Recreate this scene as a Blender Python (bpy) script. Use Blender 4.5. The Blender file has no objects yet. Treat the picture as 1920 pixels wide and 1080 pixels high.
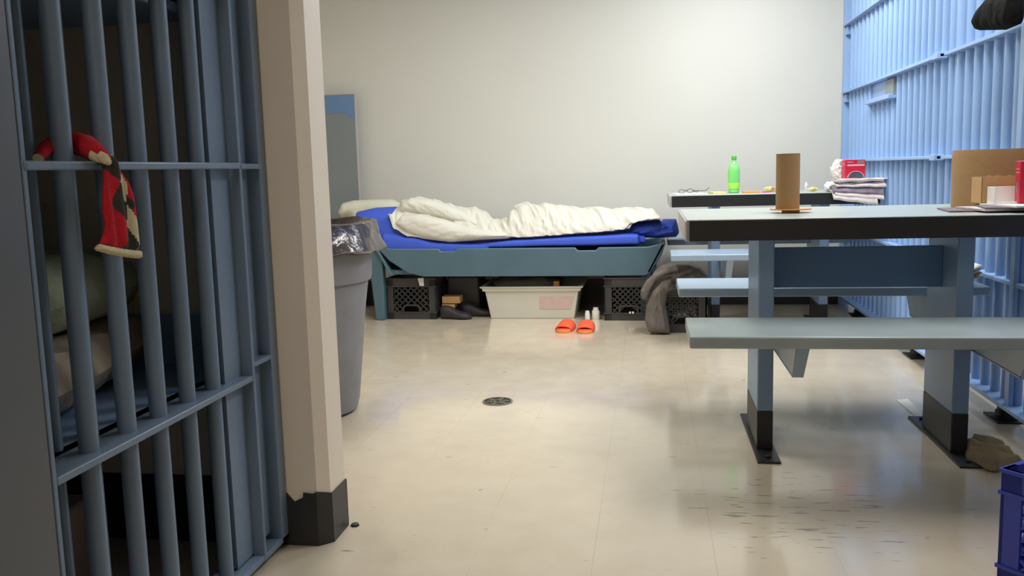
import bpy, bmesh, math, random
from mathutils import Vector, Matrix, noise
random.seed(7)
S = bpy.context.scene
C = S.collection
# ------------------------------------------------------------------ camera
FPX, PITCH, YAW, ROLL, EYE = 1672.06, .1308, .1567, -.0272, .9183
Fd = Vector((-math.sin(YAW)*math.cos(PITCH), math.cos(YAW)*math.cos(PITCH), -math.sin(PITCH)))
_R = Vector((math.cos(YAW), math.sin(YAW), 0)); _U = _R.cross(Fd)
Rt = _R*math.cos(ROLL)+_U*math.sin(ROLL); Up = _U*math.cos(ROLL)-_R*math.sin(ROLL)
cam_d = bpy.data.cameras.new('camera'); cam = bpy.data.objects.new('camera', cam_d); C.objects.link(cam)
M = Matrix((Rt, Up, -Fd)).transposed().to_4x4(); M.translation = Vector((0, 0, EYE)); cam.matrix_world = M
cam_d.sensor_width = 36; cam_d.lens = 36*FPX/1920; cam_d.clip_start = .02
S.camera = cam
def at(u, v, X=None, Y=None, Z=None):
    """measure: the point of the plane X=, Y= or Z= that the photograph shows at u, v"""
    d = Fd+Rt*(u-960)/FPX-Up*(v-540)/FPX
    t = X/d.x if X is not None else (Y/d.y if Y is not None else (Z-EYE)/d.z)
    return Vector((0, 0, EYE))+d*t
# ------------------------------------------------------------------ world, lights, exposure
W = bpy.data.worlds.new('world'); S.world = W; W.use_nodes = True
W.node_tree.nodes['Background'].inputs[0].default_value = (.75, .85, 1, 1)
W.node_tree.nodes['Background'].inputs[1].default_value = .03
S.view_settings.view_transform = 'Standard'; S.view_settings.look = 'None'
S.view_settings.gamma = 1; S.view_settings.exposure = 0
def area(name, loc, sx, sy, power, col=(1, 1, 1), rot=(0, 0, 0), spread=math.pi):
    l = bpy.data.lights.new(name, 'AREA'); l.shape = 'RECTANGLE'; l.size = sx; l.size_y = sy
    l.energy = power; l.color = col; l.spread = spread
    o = bpy.data.objects.new(name, l); o.location = loc; o.rotation_euler = rot; C.objects.link(o); return o
CEIL = 2.45
FIX = [(.9, 2.85, 25, (1, .97, .94)), (.5, 4.7, 35, (.98, .99, 1)), (-1.0, 3.9, 31, (1, .98, .92)), (2.0, 3.9, 21, (.97, .99, 1)), (-.6, -.5, 12, (1, .95, .88))]  # left, corridor and near-camera lamps are added to brighten those areas
for i, (x, y, p, c) in enumerate(FIX):
    area('unseen_ceiling_lamp', (x, y, CEIL-.075), .5, 1.1, p, c)

# ------------------------------------------------------------------ materials
def lin(c):
    if isinstance(c, str): c = [int(c[i:i+2], 16)/255 for i in (0, 2, 4)]
    return tuple(((v+.055)/1.055)**2.4 if v > .04045 else v/12.92 for v in c)+(1,)
def mat(name, col, rough=.5, metal=0, spec=.5, noise_s=0, noise_a=.06, bump=0, bump_s=60, coat=0, trans=0, sss=0):
    m = bpy.data.materials.new(name); m.use_nodes = True; nt = m.node_tree; b = nt.nodes['Principled BSDF']
    c = lin(col); b.inputs['Base Color'].default_value = c; b.inputs['Roughness'].default_value = rough
    b.inputs['Metallic'].default_value = metal; b.inputs['Specular IOR Level'].default_value = spec
    if coat: b.inputs['Coat Weight'].default_value = coat; b.inputs['Coat Roughness'].default_value = .1
    if trans: b.inputs['Transmission Weight'].default_value = trans
    tc = nt.nodes.new('ShaderNodeTexCoord')
    n = nt.nodes.new('ShaderNodeTexNoise'); n.inputs['Scale'].default_value = noise_s or 6; n.inputs['Detail'].default_value = 6
    nt.links.new(tc.outputs['Object'], n.inputs['Vector'])
    r = nt.nodes.new('ShaderNodeValToRGB'); r.color_ramp.elements[0].position = .3; r.color_ramp.elements[1].position = .7
    a = noise_a
    r.color_ramp.elements[0].color = tuple(v*(1-a) for v in c[:3])+(1,); r.color_ramp.elements[1].color = tuple(min(1, v*(1+a)) for v in c[:3])+(1,)
    nt.links.new(n.outputs['Fac'], r.inputs['Fac']); nt.links.new(r.outputs['Color'], b.inputs['Base Color'])
    if bump:
        n2 = nt.nodes.new('ShaderNodeTexNoise'); n2.inputs['Scale'].default_value = bump_s; n2.inputs['Detail'].default_value = 4
        nt.links.new(tc.outputs['Object'], n2.inputs['Vector'])
        bp = nt.nodes.new('ShaderNodeBump'); bp.inputs['Strength'].default_value = bump; bp.inputs['Distance'].default_value = .01
        nt.links.new(n2.outputs['Fac'], bp.inputs['Height']); nt.links.new(bp.outputs['Normal'], b.inputs['Normal'])
    return m
def floor_mat():
    m = bpy.data.materials.new('vinyl_tile'); m.use_nodes = True; nt = m.node_tree; b = nt.nodes['Principled BSDF']; L = nt.links.new
    N = nt.nodes.new
    tc = N('ShaderNodeTexCoord'); sp = N('ShaderNodeSeparateXYZ'); L(tc.outputs['Object'], sp.inputs[0])
    def math_(op, a, b_=None, clamp=False):
        q = N('ShaderNodeMath'); q.operation = op; q.use_clamp = clamp
        for i, v in enumerate((a, b_)):
            if v is None: continue
            if hasattr(v, 'is_linked') or hasattr(v, 'links'): L(v, q.inputs[i])
            else: q.inputs[i].default_value = v
        return q.outputs[0]
    T = .2845
    def seam(o, off):
        f = math_('FRACT', math_('DIVIDE', math_('ADD', o, off), T))
        d = math_('ABSOLUTE', math_('SUBTRACT', f, .5))
        return math_('GREATER_THAN', d, .4955)
    sx = seam(sp.outputs[0], 20*T+.14+.001); sy = seam(sp.outputs[1], 20*T+.1)
    big = N('ShaderNodeTexNoise'); big.inputs['Scale'].default_value = .8; big.inputs['Detail'].default_value = 2; L(tc.outputs['Object'], big.inputs['Vector'])
    seams = math_('MAXIMUM', sx, math_('MULTIPLY', sy, .35))
    brk = math_('SUBTRACT', big.outputs['Fac'], .35); brk = math_('MULTIPLY', brk, 2.2, True)
    seams = math_('MULTIPLY', seams, brk)
    seams = math_('MULTIPLY', seams, .35)
    # cloudy tile colour
    n1 = N('ShaderNodeTexNoise'); n1.inputs['Scale'].default_value = 9; n1.inputs['Detail'].default_value = 8; L(tc.outputs['Object'], n1.inputs['Vector'])
    r = N('ShaderNodeValToRGB'); r.color_ramp.elements[0].position = .3; r.color_ramp.elements[1].position = .7
    r.color_ramp.elements[0].color = lin('cfc1aa'); r.color_ramp.elements[1].color = lin('d5c9b3')
    L(n1.outputs['Fac'], r.inputs['Fac'])
    # scuff streaks, drawn out along x
    mp = N('ShaderNodeMapping'); mp.inputs['Scale'].default_value = (7, 46, 1); L(tc.outputs['Object'], mp.inputs['Vector'])
    n2 = N('ShaderNodeTexNoise'); n2.inputs['Scale'].default_value = 1.6; n2.inputs['Detail'].default_value = 3; L(mp.outputs[0], n2.inputs['Vector'])
        # a scuffed patch in front of the near bench
    dx = math_('DIVIDE', math_('SUBTRACT', sp.outputs[0], .38), .3); dy = math_('DIVIDE', math_('SUBTRACT', sp.outputs[1], 2.38), .36)
    rr = math_('ADD', math_('MULTIPLY', dx, dx), math_('MULTIPLY', dy, dy))
    patch = math_('SUBTRACT', 1.3, rr, True)
    thr = math_('SUBTRACT', .70, math_('MULTIPLY', patch, .105))
    st = math_('MULTIPLY', math_('SUBTRACT', n2.outputs['Fac'], thr), 24, True)
    st = math_('MULTIPLY', st, .6)
    # small dark specks
    n3 = N('ShaderNodeTexNoise'); n3.inputs['Scale'].default_value = 17; n3.inputs['Detail'].default_value = 2; L(tc.outputs['Object'], n3.inputs['Vector'])
    sk = math_('MULTIPLY', math_('SUBTRACT', n3.outputs['Fac'], .735), 14, True)
    sk = math_('MULTIPLY', sk, .55)
    dark = math_('MAXIMUM', math_('MAXIMUM', seams, st), sk)
    mx = N('ShaderNodeMix'); mx.data_type = 'RGBA'; L(dark, mx.inputs[0]); L(r.outputs[0], mx.inputs[6]); mx.inputs[7].default_value = lin('4c4238')
    L(mx.outputs[2], b.inputs['Base Color'])
    rn = N('ShaderNodeMapRange'); rn.inputs[1].default_value = .3; rn.inputs[2].default_value = .7; rn.inputs[3].default_value = .13; rn.inputs[4].default_value = .22
    L(n1.outputs['Fac'], rn.inputs[0]); L(rn.outputs[0], b.inputs['Roughness'])
    b.inputs['IOR'].default_value = 1.65; b.inputs['Coat Weight'].default_value = .5; b.inputs['Coat Roughness'].default_value = .08
    bp = N('ShaderNodeBump'); bp.inputs['Strength'].default_value = .02; bp.inputs['Distance'].default_value = .001
    L(n1.outputs['Fac'], bp.inputs['Height']); L(bp.outputs[0], b.inputs['Normal'])
    return m
M_floor = floor_mat()
M_wall = mat('cream_wall_paint', 'd0d0c8', .55, noise_s=1.5, noise_a=.015, bump=.04, bump_s=25)
M_beige = mat('beige_wall_paint', 'e8dccb', .5, noise_s=3, noise_a=.03, bump=.05, bump_s=30)
M_base = mat('black_base_paint', '2b2928', .45, noise_s=8, noise_a=.15)
M_ceil = mat('ceiling_white', 'd8d6d0', .8)
M_blue = mat('steel_blue_paint', '7d99b9', .38, noise_s=5, noise_a=.05, bump=.06, bump_s=20)
M_doorblue = mat('door_blue_paint', '708296', .33, noise_s=5, noise_a=.06, bump=.08, bump_s=20)
M_jamb = mat('shaded_jamb_steel', '626669', .4, noise_s=3, noise_a=.05)  # darker grey puts the dim light on the near jamb into its colour
M_pale = mat('lit_blue_paint', '8fb0dc', .35, noise_s=5, noise_a=.04, bump=.05, bump_s=20)  # steel blue paint, lightened for the strong light on the grille
M_navy = mat('dark_blue_paint', '5579a3', .42, noise_s=4, noise_a=.05)
M_black = mat('black_paint', '1f1f20', .42, noise_s=8, noise_a=.15)
M_top = mat('grey_green_laminate', 'a4aea8', .3, noise_s=10, noise_a=.05)
M_edge = mat('pale_edge_band', 'b9b3b0', .45)
M_bench = mat('bench_blue_paint', '95aabd', .33, noise_s=6, noise_a=.07, bump=.04, bump_s=30)
M_bench_worn = mat('worn_bench_paint', '9aa7aa', .33, noise_s=7, noise_a=.1, bump=.05, bump_s=30)
M_bunk = mat('teal_plastic', '4f6b78', .42, noise_s=6, noise_a=.06)
M_sheet = mat('royal_blue_cloth', '3f5ed2', .75, noise_s=10, noise_a=.05, bump=.2, bump_s=180)
M_duvet = mat('cream_cotton', 'dad9cd', .85, noise_s=4, noise_a=.05, bump=.15, bump_s=120)
M_pillow = mat('off_white_cotton', 'd8d8c6', .85, noise_s=6, noise_a=.05, bump=.15, bump_s=120)
M_can = mat('grey_plastic', '7f7f84', .55, noise_s=12, noise_a=.08, bump=.1, bump_s=90)
M_bag = mat('black_bag_film', '382e32', .16, noise_s=9, noise_a=.3, spec=.9, bump=.5, bump_s=22)
M_crate = mat('charcoal_plastic', '3b3a3a', .45, noise_s=8, noise_a=.1)
M_bluecrate = mat('blue_plastic', '3343ac', .35, noise_s=8, noise_a=.06)
M_tub = mat('milky_plastic', 'd2d0c4', .4, noise_s=3, noise_a=.05)
M_jacket = mat('grey_fleece', '6a645f', .9, noise_s=14, noise_a=.12, bump=.3, bump_s=90)
M_towel = mat('khaki_towel', '96886a', .95, noise_s=16, noise_a=.15, bump=.6, bump_s=150)
M_orange = mat('orange_foam', 'f0603c', .5, noise_s=8, noise_a=.04)
M_orange2 = mat('light_orange_foam', 'f09050', .55)
M_card = mat('cardboard', '9b7a52', .8, noise_s=7, noise_a=.07, bump=.1, bump_s=60)
M_card2 = mat('light_cardboard', 'c09a68', .8, noise_s=9, noise_a=.07)
M_red = mat('red_carton', 'c01838', .4, noise_a=.03)
M_white = mat('white_paper', 'e8e6e2', .7, noise_a=.03)
M_news = mat('newsprint', 'b9b0ac', .85, noise_s=30, noise_a=.18)
M_newsd = mat('dark_newsprint', '6e6470', .85, noise_s=30, noise_a=.3)
M_pink = mat('pink_band', 'e79aa4', .5); M_grey = mat('grey_print', '7d7478', .5); M_darkp = mat('dark_print', '3c4350', .5, noise_s=40, noise_a=.4)
M_steel = mat('drain_steel', '8e8a78', .35, metal=.7, noise_s=30, noise_a=.2)
M_hole = mat('drain_hole', '15140f', .9)
M_green = mat('green_bottle', '7fe07a', .12, coat=.6)
M_greencap = mat('green_cap', '4db545', .4)
M_yel = mat('yellow_paper', 'e3d98f', .7); M_or = mat('orange_packet', 'e0953c', .6); M_mag = mat('magenta_plastic', 'd6489e', .4)
M_film = mat('clear_crinkled_film', 'eef0f4', .2, spec=.8, noise_a=.02)
M_wax = mat('orange_wax_paper', 'c98a3a', .5)
M_mattress = mat('tan_mattress', 'a89a85', .9, noise_s=5, noise_a=.15, bump=.3, bump_s=80)
M_blanket = mat('grey_green_blanket', 'a2aa8e', .95, noise_s=9, noise_a=.2, bump=.5, bump_s=70)
M_sred = mat('red_knit', 'c01226', .9, noise_s=60, noise_a=.2, bump=.4, bump_s=300)
M_scream = mat('cream_knit', 'd8cba2', .9, noise_s=60, noise_a=.1, bump=.4, bump_s=300)
M_sblack = mat('black_knit', '34332c', .9, noise_s=60, noise_a=.25, bump=.4, bump_s=300)
M_blackcloth = mat('black_cloth', '131413', .9, spec=.08, noise_s=6, noise_a=.3, bump=.3, bump_s=60)
M_greenc = mat('green_cloth', '1f8a34', .8)
M_dgrey = mat('dark_grey_rubber', '2e2b2c', .6)
M_panelg = mat('panel_grey_paint', '7c8688', .5, noise_s=3, noise_a=.02)
M_panelb = mat('panel_blue_patch', '6484ae', .5)
def emis(name, col, s):
    m = bpy.data.materials.new(name); m.use_nodes = True; b = m.node_tree.nodes['Principled BSDF']
    b.inputs['Emission Color'].default_value = lin(col); b.inputs['Emission Strength'].default_value = s; return m
M_diff = emis('lit_diffuser', 'f4f4ee', 1.5)

# ------------------------------------------------------------------ mesh helpers
def box(bm, x0, x1, y0, y1, z0, z1, mi=0, T=None):
    vs = [Vector((x, y, z)) for x in (x0, x1) for y in (y0, y1) for z in (z0, z1)]
    if T: vs = [T @ v for v in vs]
    v = [bm.verts.new(p) for p in vs]
    for f in ((0, 1, 3, 2), (4, 6, 7, 5), (0, 4, 5, 1), (2, 3, 7, 6), (0, 2, 6, 4), (1, 5, 7, 3)):
        bm.faces.new([v[i] for i in f]).material_index = mi
    return bm
def hexa(bm, lo, hi, mi=0):
    """8-corner solid: lo and hi are 4-point loops"""
    a = [bm.verts.new(p) for p in lo]; b = [bm.verts.new(p) for p in hi]
    n = len(a)
    bm.faces.new(a[::-1]).material_index = mi; bm.faces.new(b).material_index = mi
    for i in range(n): bm.faces.new((a[i], a[(i+1) % n], b[(i+1) % n], b[i])).material_index = mi
    return bm
def prism(bm, pts, ext, mi=0):
    ext = Vector(ext); return hexa(bm, [Vector(p) for p in pts], [Vector(p)+ext for p in pts], mi)
def tube(bm, path, r, seg=12, mi=0, closed=False):
    path = [Vector(p) for p in path]; n = len(path); rings = []
    for i, p in enumerate(path):
        a = path[(i-1) % n] if (i or closed) else p; b = path[(i+1) % n] if (i < n-1 or closed) else p
        t = (b-a).normalized(); u = t.orthogonal().normalized() if abs(t.z) > .9 else Vector((0, 0, 1)).cross(t).normalized()
        if abs(t.z) > .9: u = (Vector((1, 0, 0))-t*t.x).normalized()
        w = t.cross(u); rr = r[i] if hasattr(r, '__len__') else r
        rings.append([bm.verts.new(p+u*math.cos(2*math.pi*k/seg)*rr+w*math.sin(2*math.pi*k/seg)*rr) for k in range(seg)])
    for i in range(n if closed else n-1):
        A, B = rings[i], rings[(i+1) % n]
        for k in range(seg):
            f = bm.faces.new((A[k], A[(k+1) % seg], B[(k+1) % seg], B[k])); f.smooth = True; f.material_index = mi
    if not closed:
        for q in (rings[0][::-1], rings[-1]): bm.faces.new([bm.verts.new(v.co) for v in q]).material_index = mi
    return bm
def lathe(bm, prof, c=(0, 0), seg=40, mi=0, cap=True, wob=None):
    rings = []
    for (r, z) in prof:
        ring = []
        for k in range(seg):
            a = 2*math.pi*k/seg; rr, zz = (r, z) if not wob else wob(r, z, a)
            ring.append(bm.verts.new((c[0]+rr*math.cos(a), c[1]+rr*math.sin(a), zz)))
        rings.append(ring)
    for A, B in zip(rings, rings[1:]):
        for k in range(seg):
            f = bm.faces.new((A[k], A[(k+1) % seg], B[(k+1) % seg], B[k])); f.smooth = True; f.material_index = mi
    if cap:
        if prof[0][0] > 1e-5: bm.faces.new(rings[0][::-1]).material_index = mi
        if prof[-1][0] > 1e-5: bm.faces.new(rings[-1]).material_index = mi
    return bm
def grid(bm, nu, nv, fn, mi=0, smooth=True, mfn=None):
    V = [[bm.verts.new(fn(i/(nu-1), j/(nv-1))) for j in range(nv)] for i in range(nu)]
    for i in range(nu-1):
        for j in range(nv-1):
            f = bm.faces.new((V[i][j], V[i+1][j], V[i+1][j+1], V[i][j+1])); f.smooth = smooth
            f.material_index = mfn((i+.5)/(nu-1), (j+.5)/(nv-1)) if mfn else mi
    return V
def N(p, s=1): return noise.noise(Vector(p)*s)
def ridg(p, s=1, o=4):
    v = 0; a = 1; t = 0
    for k in range(o):
        v += a*(1-abs(noise.noise(Vector(p)*s+Vector((k*7.1, 3.3, 1.7)))*2)); t += a; a *= .5; s *= 2.1
    return v/t
def inside(pt, poly):
    x, y = pt; c = False; j = len(poly)-1
    for i in range(len(poly)):
        xi, yi = poly[i]; xj, yj = poly[j]
        if (yi > y) != (yj > y) and x < (xj-xi)*(y-yi)/(yj-yi)+xi: c = not c
        j = i
    return c
def edist(pt, poly):
    d = 9
    for i in range(len(poly)):
        a = Vector(poly[i-1]); b = Vector(poly[i]); p = Vector(pt); ab = b-a
        t = max(0, min(1, (p-a).dot(ab)/max(ab.dot(ab), 1e-12))); d = min(d, (p-a-ab*t).length)
    return d
def puffy(bm, poly, to3, thick, cell, soft, fold=None, mfn=None, mi=0):
    """closed soft body: outline poly in 2D, swelling to +-thick; to3(a, b, d) places it"""
    xs = [p[0] for p in poly]; ys = [p[1] for p in poly]; x0, y0 = min(xs)-cell, min(ys)-cell
    nx = int((max(xs)-x0)/cell)+3; ny = int((max(ys)-y0)/cell)+3
    vt = {}
    def snap(i, j):
        p = Vector((x0+i*cell, y0+j*cell))
        return p
    P = {}
    cells = [(i, j) for i in range(nx) for j in range(ny) if inside((x0+(i+.5)*cell, y0+(j+.5)*cell), poly)]
    cnt = {}
    for (i, j) in cells:
        for k in ((i, j), (i+1, j), (i+1, j+1), (i, j+1)): cnt[k] = cnt.get(k, 0)+1
    for k, c in cnt.items():
        p = snap(*k)
        if c < 4:       # boundary vertex: pull it onto the outline
            best = None; bd = 9
            for q in range(len(poly)):
                a = Vector(poly[q-1]); b = Vector(poly[q]); ab = b-a
                t = max(0, min(1, (p-a).dot(ab)/max(ab.dot(ab), 1e-12))); w = a+ab*t
                if (p-w).length < bd: bd = (p-w).length; best = w
            P[k] = (best, 0)
        else: P[k] = (p, min(1, edist(p, poly)/soft))
    F = {}; B = {}
    for k, (p, d) in P.items():
        h = thick*math.sqrt(max(0, 1-(1-d)**2))
        f = fold(p.x, p.y) if fold else 0
        if d == 0: v = bm.verts.new(to3(p.x, p.y, 0)); F[k] = v; B[k] = v
        else:
            F[k] = bm.verts.new(to3(p.x, p.y, h+f*min(1, d*2))); B[k] = bm.verts.new(to3(p.x, p.y, -h*.8))
    for (i, j) in cells:
        ks = ((i, j), (i+1, j), (i+1, j+1), (i, j+1))
        m = mfn(x0+(i+.5)*cell, y0+(j+.5)*cell) if mfn else mi
        for D, rev in ((F, 0), (B, 1)):
            vs = []
            for k in (ks[::-1] if rev else ks):
                if D[k] not in vs: vs.append(D[k])
            if len(vs) > 2:
                try: f = bm.faces.new(vs); f.smooth = True; f.material_index = m
                except ValueError: pass
    return bm
def obj(name, bm, mats, parent=None, bevel=0, origin=None, smooth=False, sub=0):
    """bm is in world coordinates (or the parent's frame when the parent sits at the origin)"""
    me = bpy.data.meshes.new(name)
    bmesh.ops.recalc_face_normals(bm, faces=bm.faces)
    if parent is not None: off = WLOC.get(parent, Vector((0, 0, 0)))
    elif origin is not None: off = Vector(origin)
    else:
        xs = [v.co for v in bm.verts]
        off = Vector(((min(v.x for v in xs)+max(v.x for v in xs))/2, (min(v.y for v in xs)+max(v.y for v in xs))/2, min(v.z for v in xs)))
    bmesh.ops.translate(bm, vec=-off, verts=bm.verts)
    bm.to_mesh(me); bm.free(); me.set_sharp_from_angle(angle=.7)
    for m in (mats if isinstance(mats, (list, tuple)) else [mats]): me.materials.append(m)
    o = bpy.data.objects.new(name, me); C.objects.link(o)
    if smooth:
        for p in me.polygons: p.use_smooth = True
    if parent is not None: o.parent = parent; WLOC[o] = off
    else: o.location = off; WLOC[o] = off
    if bevel:
        b = o.modifiers.new('bevel', 'BEVEL'); b.width = bevel; b.segments = 2; b.limit_method = 'ANGLE'
    if sub:
        s = o.modifiers.new('subdivision', 'SUBSURF'); s.levels = sub; s.render_levels = sub
    return o
WLOC = {}
def tag(o, label, cat, group=None):
    o['label'] = label; o['category'] = cat
    if group: o['group'] = group
    return o
def thing(name, label, cat, loc, group=None):
    o = bpy.data.objects.new(name, None); C.objects.link(o); o.location = loc; o.empty_display_size = .05; WLOC[o] = Vector(loc)
    return tag(o, label, cat, group)
def struct(name, bm, m, parent=None, bevel=0):
    o = obj(name, bm, m, parent, bevel, origin=None if parent else (0, 0, 0))
    if parent is None: o['kind'] = 'structure'
    return o
def nb(): return bmesh.new()
def B(*a, **k): return box(nb(), *a, **k)

# ================================================================== THE ROOM
BACK = 6.0; LEFT = -3.0; RIGHT = 3.0; GR = 1.225
struct('floor', B(LEFT-.1, RIGHT+.1, -1.6, BACK+.1, -.1, 0), M_floor)
struct('ceiling', B(LEFT-.1, RIGHT+.1, -1.6, BACK+.1, CEIL, CEIL+.1), M_ceil)
struct('wall_back', B(LEFT-.1, RIGHT+.1, BACK, BACK+.1, 0, CEIL), M_wall)
struct('wall_left', B(LEFT-.1, LEFT, -1.6, BACK, 0, CEIL), M_beige)
struct('wall_right', B(RIGHT, RIGHT+.1, -1.6, BACK, 0, CEIL), M_wall)
struct('wall_front', B(LEFT, RIGHT, -1.6, -1.5, 0, CEIL), M_beige)
# partition that ends beside the cell door, chamfered corner
pz = 2.03
bm = nb(); prism(bm, [(LEFT, pz, 0), (-.826, pz, 0), (-.80, pz+.025, 0), (-.80, pz+.13, 0), (LEFT, pz+.13, 0)], (0, 0, CEIL))
struct('wall_partition', bm, M_beige)
bm = nb(); hh = .125
# painted base with a ragged upper edge
pts = [(-2.99, hh+.05), (-1.6, hh+.05), (-.93, hh+.05), (-.905, hh+.012), (-.885, hh-.012), (-.862, hh+.0), (-.86, hh+.012), (-.835, hh+.01), (-.826, hh+.016)]
prism(bm, [(x, pz-.004, z) for x, z in [(-2.99, 0)]+pts+[(-.826, 0)]], (0, .006, 0))
hexa(bm, [(-.822, pz+.002, 0), (-.826, pz-.004, 0), (-.796, pz+.025, 0), (-.80, pz+.03, 0)], [(-.822, pz+.002, hh+.014), (-.826, pz-.004, hh+.016), (-.796, pz+.025, hh+.004), (-.80, pz+.03, hh+.004)])
box(bm, -.802, -.796, pz+.025, pz+.134, 0, hh+.002)
prism(bm, [(LEFT, pz+.13, 0), (-.796, pz+.13, 0), (-.796, pz+.134, 0), (LEFT, pz+.134, 0)], (0, 0, hh+.002))
struct('baseboard_partition', bm, M_base)
struct('baseboard_back', B(LEFT, GR-.02, BACK-.006, BACK, 0, .178), M_base)
struct('baseboard_left', B(LEFT, LEFT+.006, pz+.14, BACK-.006, 0, .178), M_base)
# unseen ceiling fittings; left, corridor and near ones are added with their lamps
for i, (x, y, p, c) in enumerate(FIX):
    bm = nb(); box(bm, x-.29, x+.29, y-.6, y+.6, CEIL-.05, CEIL-.001); box(bm, x-.27, x+.27, y-.58, y+.58, CEIL-.06, CEIL-.05, 1)
    struct('trim_%d' % (i+2), bm, [M_ceil, M_diff])

# unseen header, added low to keep ceiling light off the cell door side
struct('wall_shade_header', B(-.9, RIGHT, pz, pz+.13, 1.66, CEIL), M_beige)
# painted steel privacy panel at the back left
pn = nb()
a = Vector((-2.95, 5.965, 0)); b_ = Vector((-1.975, 5.90, 0)); n_ = Vector(((b_-a).y, -(b_-a).x, 0)).normalized()*.02
def panel_z(u): return 1.463
prism(pn, [a, b_, b_-n_, a-n_], (0, 0, 1.46))
privacy = tag(obj('privacy_panel', pn, M_panelg, bevel=.003), 'grey painted privacy panel with a blue patch on top standing behind the trash can', 'panel')
e = (b_-a).normalized()
def pp(s, z): q = b_+e*s+n_*.08; return Vector((q.x, q.y, z))
bm = nb(); prism(bm, [pp(-.9, 1.45), pp(0, 1.455), pp(0, 1.30), pp(-.05, 1.305), pp(-.07, 1.335), pp(-.12, 1.34), pp(-.26, 1.33), pp(-.9, 1.33)], n_*.02)
o = obj('paint_patch', bm, M_panelb, privacy); o['label'] = 'blue repainted patch'
obj('edge_trim', prism(nb(), [b_+e*.0, b_+e*.006, b_+e*.006-n_, b_-n_], (0, 0, 1.46)), M_edge, privacy)

# ================================================================== BARRED GRILLE ON THE RIGHT
g = thing('barred_grille', 'tall pale blue steel bar grille running along the right side of the room', 'grille', (GR, 4.2, 0))
RZ = [.075, .495, .925, 1.345, 1.755, 2.16]
SPLIT = 4.0
y = 2.0; k = 0
while y < 5.9:
    bm = nb()
    if 4.8 < y < 5.32:          # hatch: bars interrupted
        tube(bm, [(GR, y, .08), (GR, y, 1.235)], .0165, 14); tube(bm, [(GR, y, 1.34), (GR, y, CEIL)], .0165, 14)
    else: tube(bm, [(GR, y, .08), (GR, y, CEIL)], .0165, 14)
    obj('bar', bm, M_pale, g); y += .0985
for z in RZ:
    w = .05 if z < .2 else .032
    bm = B(GR-w, GR+w, 1.9, SPLIT-.012, z-.007, z+.007); obj('rail', bm, M_pale, g, .002)
    bm = B(GR-w-.008, GR+w-.008, SPLIT+.012, 5.96, z-.007, z+.007)
    if z > .2:
        box(bm, GR-w-.018, GR-.01, SPLIT+.012, SPLIT+.08, z-.013, z+.013); box(bm, GR-.025, GR+.03, 5.9, 5.97, z-.06, z-.01)
    obj('rail', bm, M_pale, g, .002)
obj('stile', B(GR-.03, GR+.03, 5.955, 5.995, 0, CEIL), M_pale, g, .002)
obj('stile', B(GR+.0, GR+.02, SPLIT-.09, SPLIT-.02, .08, 2.16), M_pale, g, .002)
obj('stile', B(GR-.035, GR-.02, 3.16, 3.2, .08, 1.34), M_pale, g, .002)
bm = B(GR-.02, GR+.02, 4.78, 5.36, 1.228, 1.242); box(bm, GR-.045, GR-.02, 4.8, 5.3, 1.228, 1.25)
obj('hatch_shelf', bm, M_pale, g, .002)
obj('hatch_plate', B(GR-.0, GR+.012, 5.0, 5.33, 1.245, 1.335), M_pale, g)
o = obj('lock_box', B(GR-.015, GR+.02, 4.83, 4.99, 1.245, 1.33), M_panelg, g, .003); o['label'] = 'grey lock box'
for yy in (3.30, 4.36, 5.55):
    bm = nb(); lathe(bm, [(.05, 0), (.05, .012), (.034, .014), (.034, .03), (.028, .035), (.028, .07)], (GR+.01, yy), 18); box(bm, GR-.04, GR+.08, yy-.07, yy+.07, 0, .006)
    o = obj('foot', bm, M_black, g); o['label'] = 'black bolted foot'
# far side of the corridor beyond the grille: another run of bars and the dark skirting
g2 = thing('corridor_grille', 'further blue bar grille seen through the gaps of the right grille', 'grille', (2.25, 4.2, 0))
y = 1.5
while y < 5.95:
    obj('bar', tube(nb(), [(2.25, y, .08), (2.25, y, CEIL)], .0165, 8), M_pale, g2); y += .11
for z in RZ: obj('rail', B(2.21, 2.29, 1.4, 5.97, z-.007, z+.007), M_pale, g2)

# ================================================================== CELL DOOR ON THE LEFT
DX = -.904
d = bpy.data.objects.new('door_1', None); C.objects.link(d); d['kind'] = 'structure'; d.location = (DX, 1.5, 0); WLOC[d] = Vector((DX, 1.5, 0))
d['label'] = 'steel blue barred cell door in the left foreground'
DB, DT = .035, 1.33
for y in (1.328, 1.440, 1.544, 1.654, 1.762):
    obj('bar', tube(nb(), [(DX-.035, y, DB), (DX-.035, y, DT)], .0165, 20), M_doorblue, d)
# stiles: flat bars on edge
bm = B(DX-.075, DX, 1.186, 1.196, .02, DT+.02); obj('stile', bm, M_doorblue, d, .002)
bm = B(DX-.075, DX, 1.885, 1.897, .02, DT+.02); obj('stile', bm, M_doorblue, d, .002)
obj('lock_plate', B(DX-.036, DX-.026, 1.80, 1.885, .04, DT), M_doorblue, d, .001)
obj('rail', B(DX-.012, DX+.004, 1.19, 1.885, .938, .952), M_doorblue, d, .003)
obj('rail', B(DX-.075, DX, 1.196, 1.885, .455, .469), M_doorblue, d, .003)
obj('rail', B(DX-.075, DX, 1.196, 1.885, .022, .036), M_doorblue, d, .003)
obj('rail', B(DX-.075, DX, 1.196, 1.885, DT, DT+.014), M_doorblue, d, .003)
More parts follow.
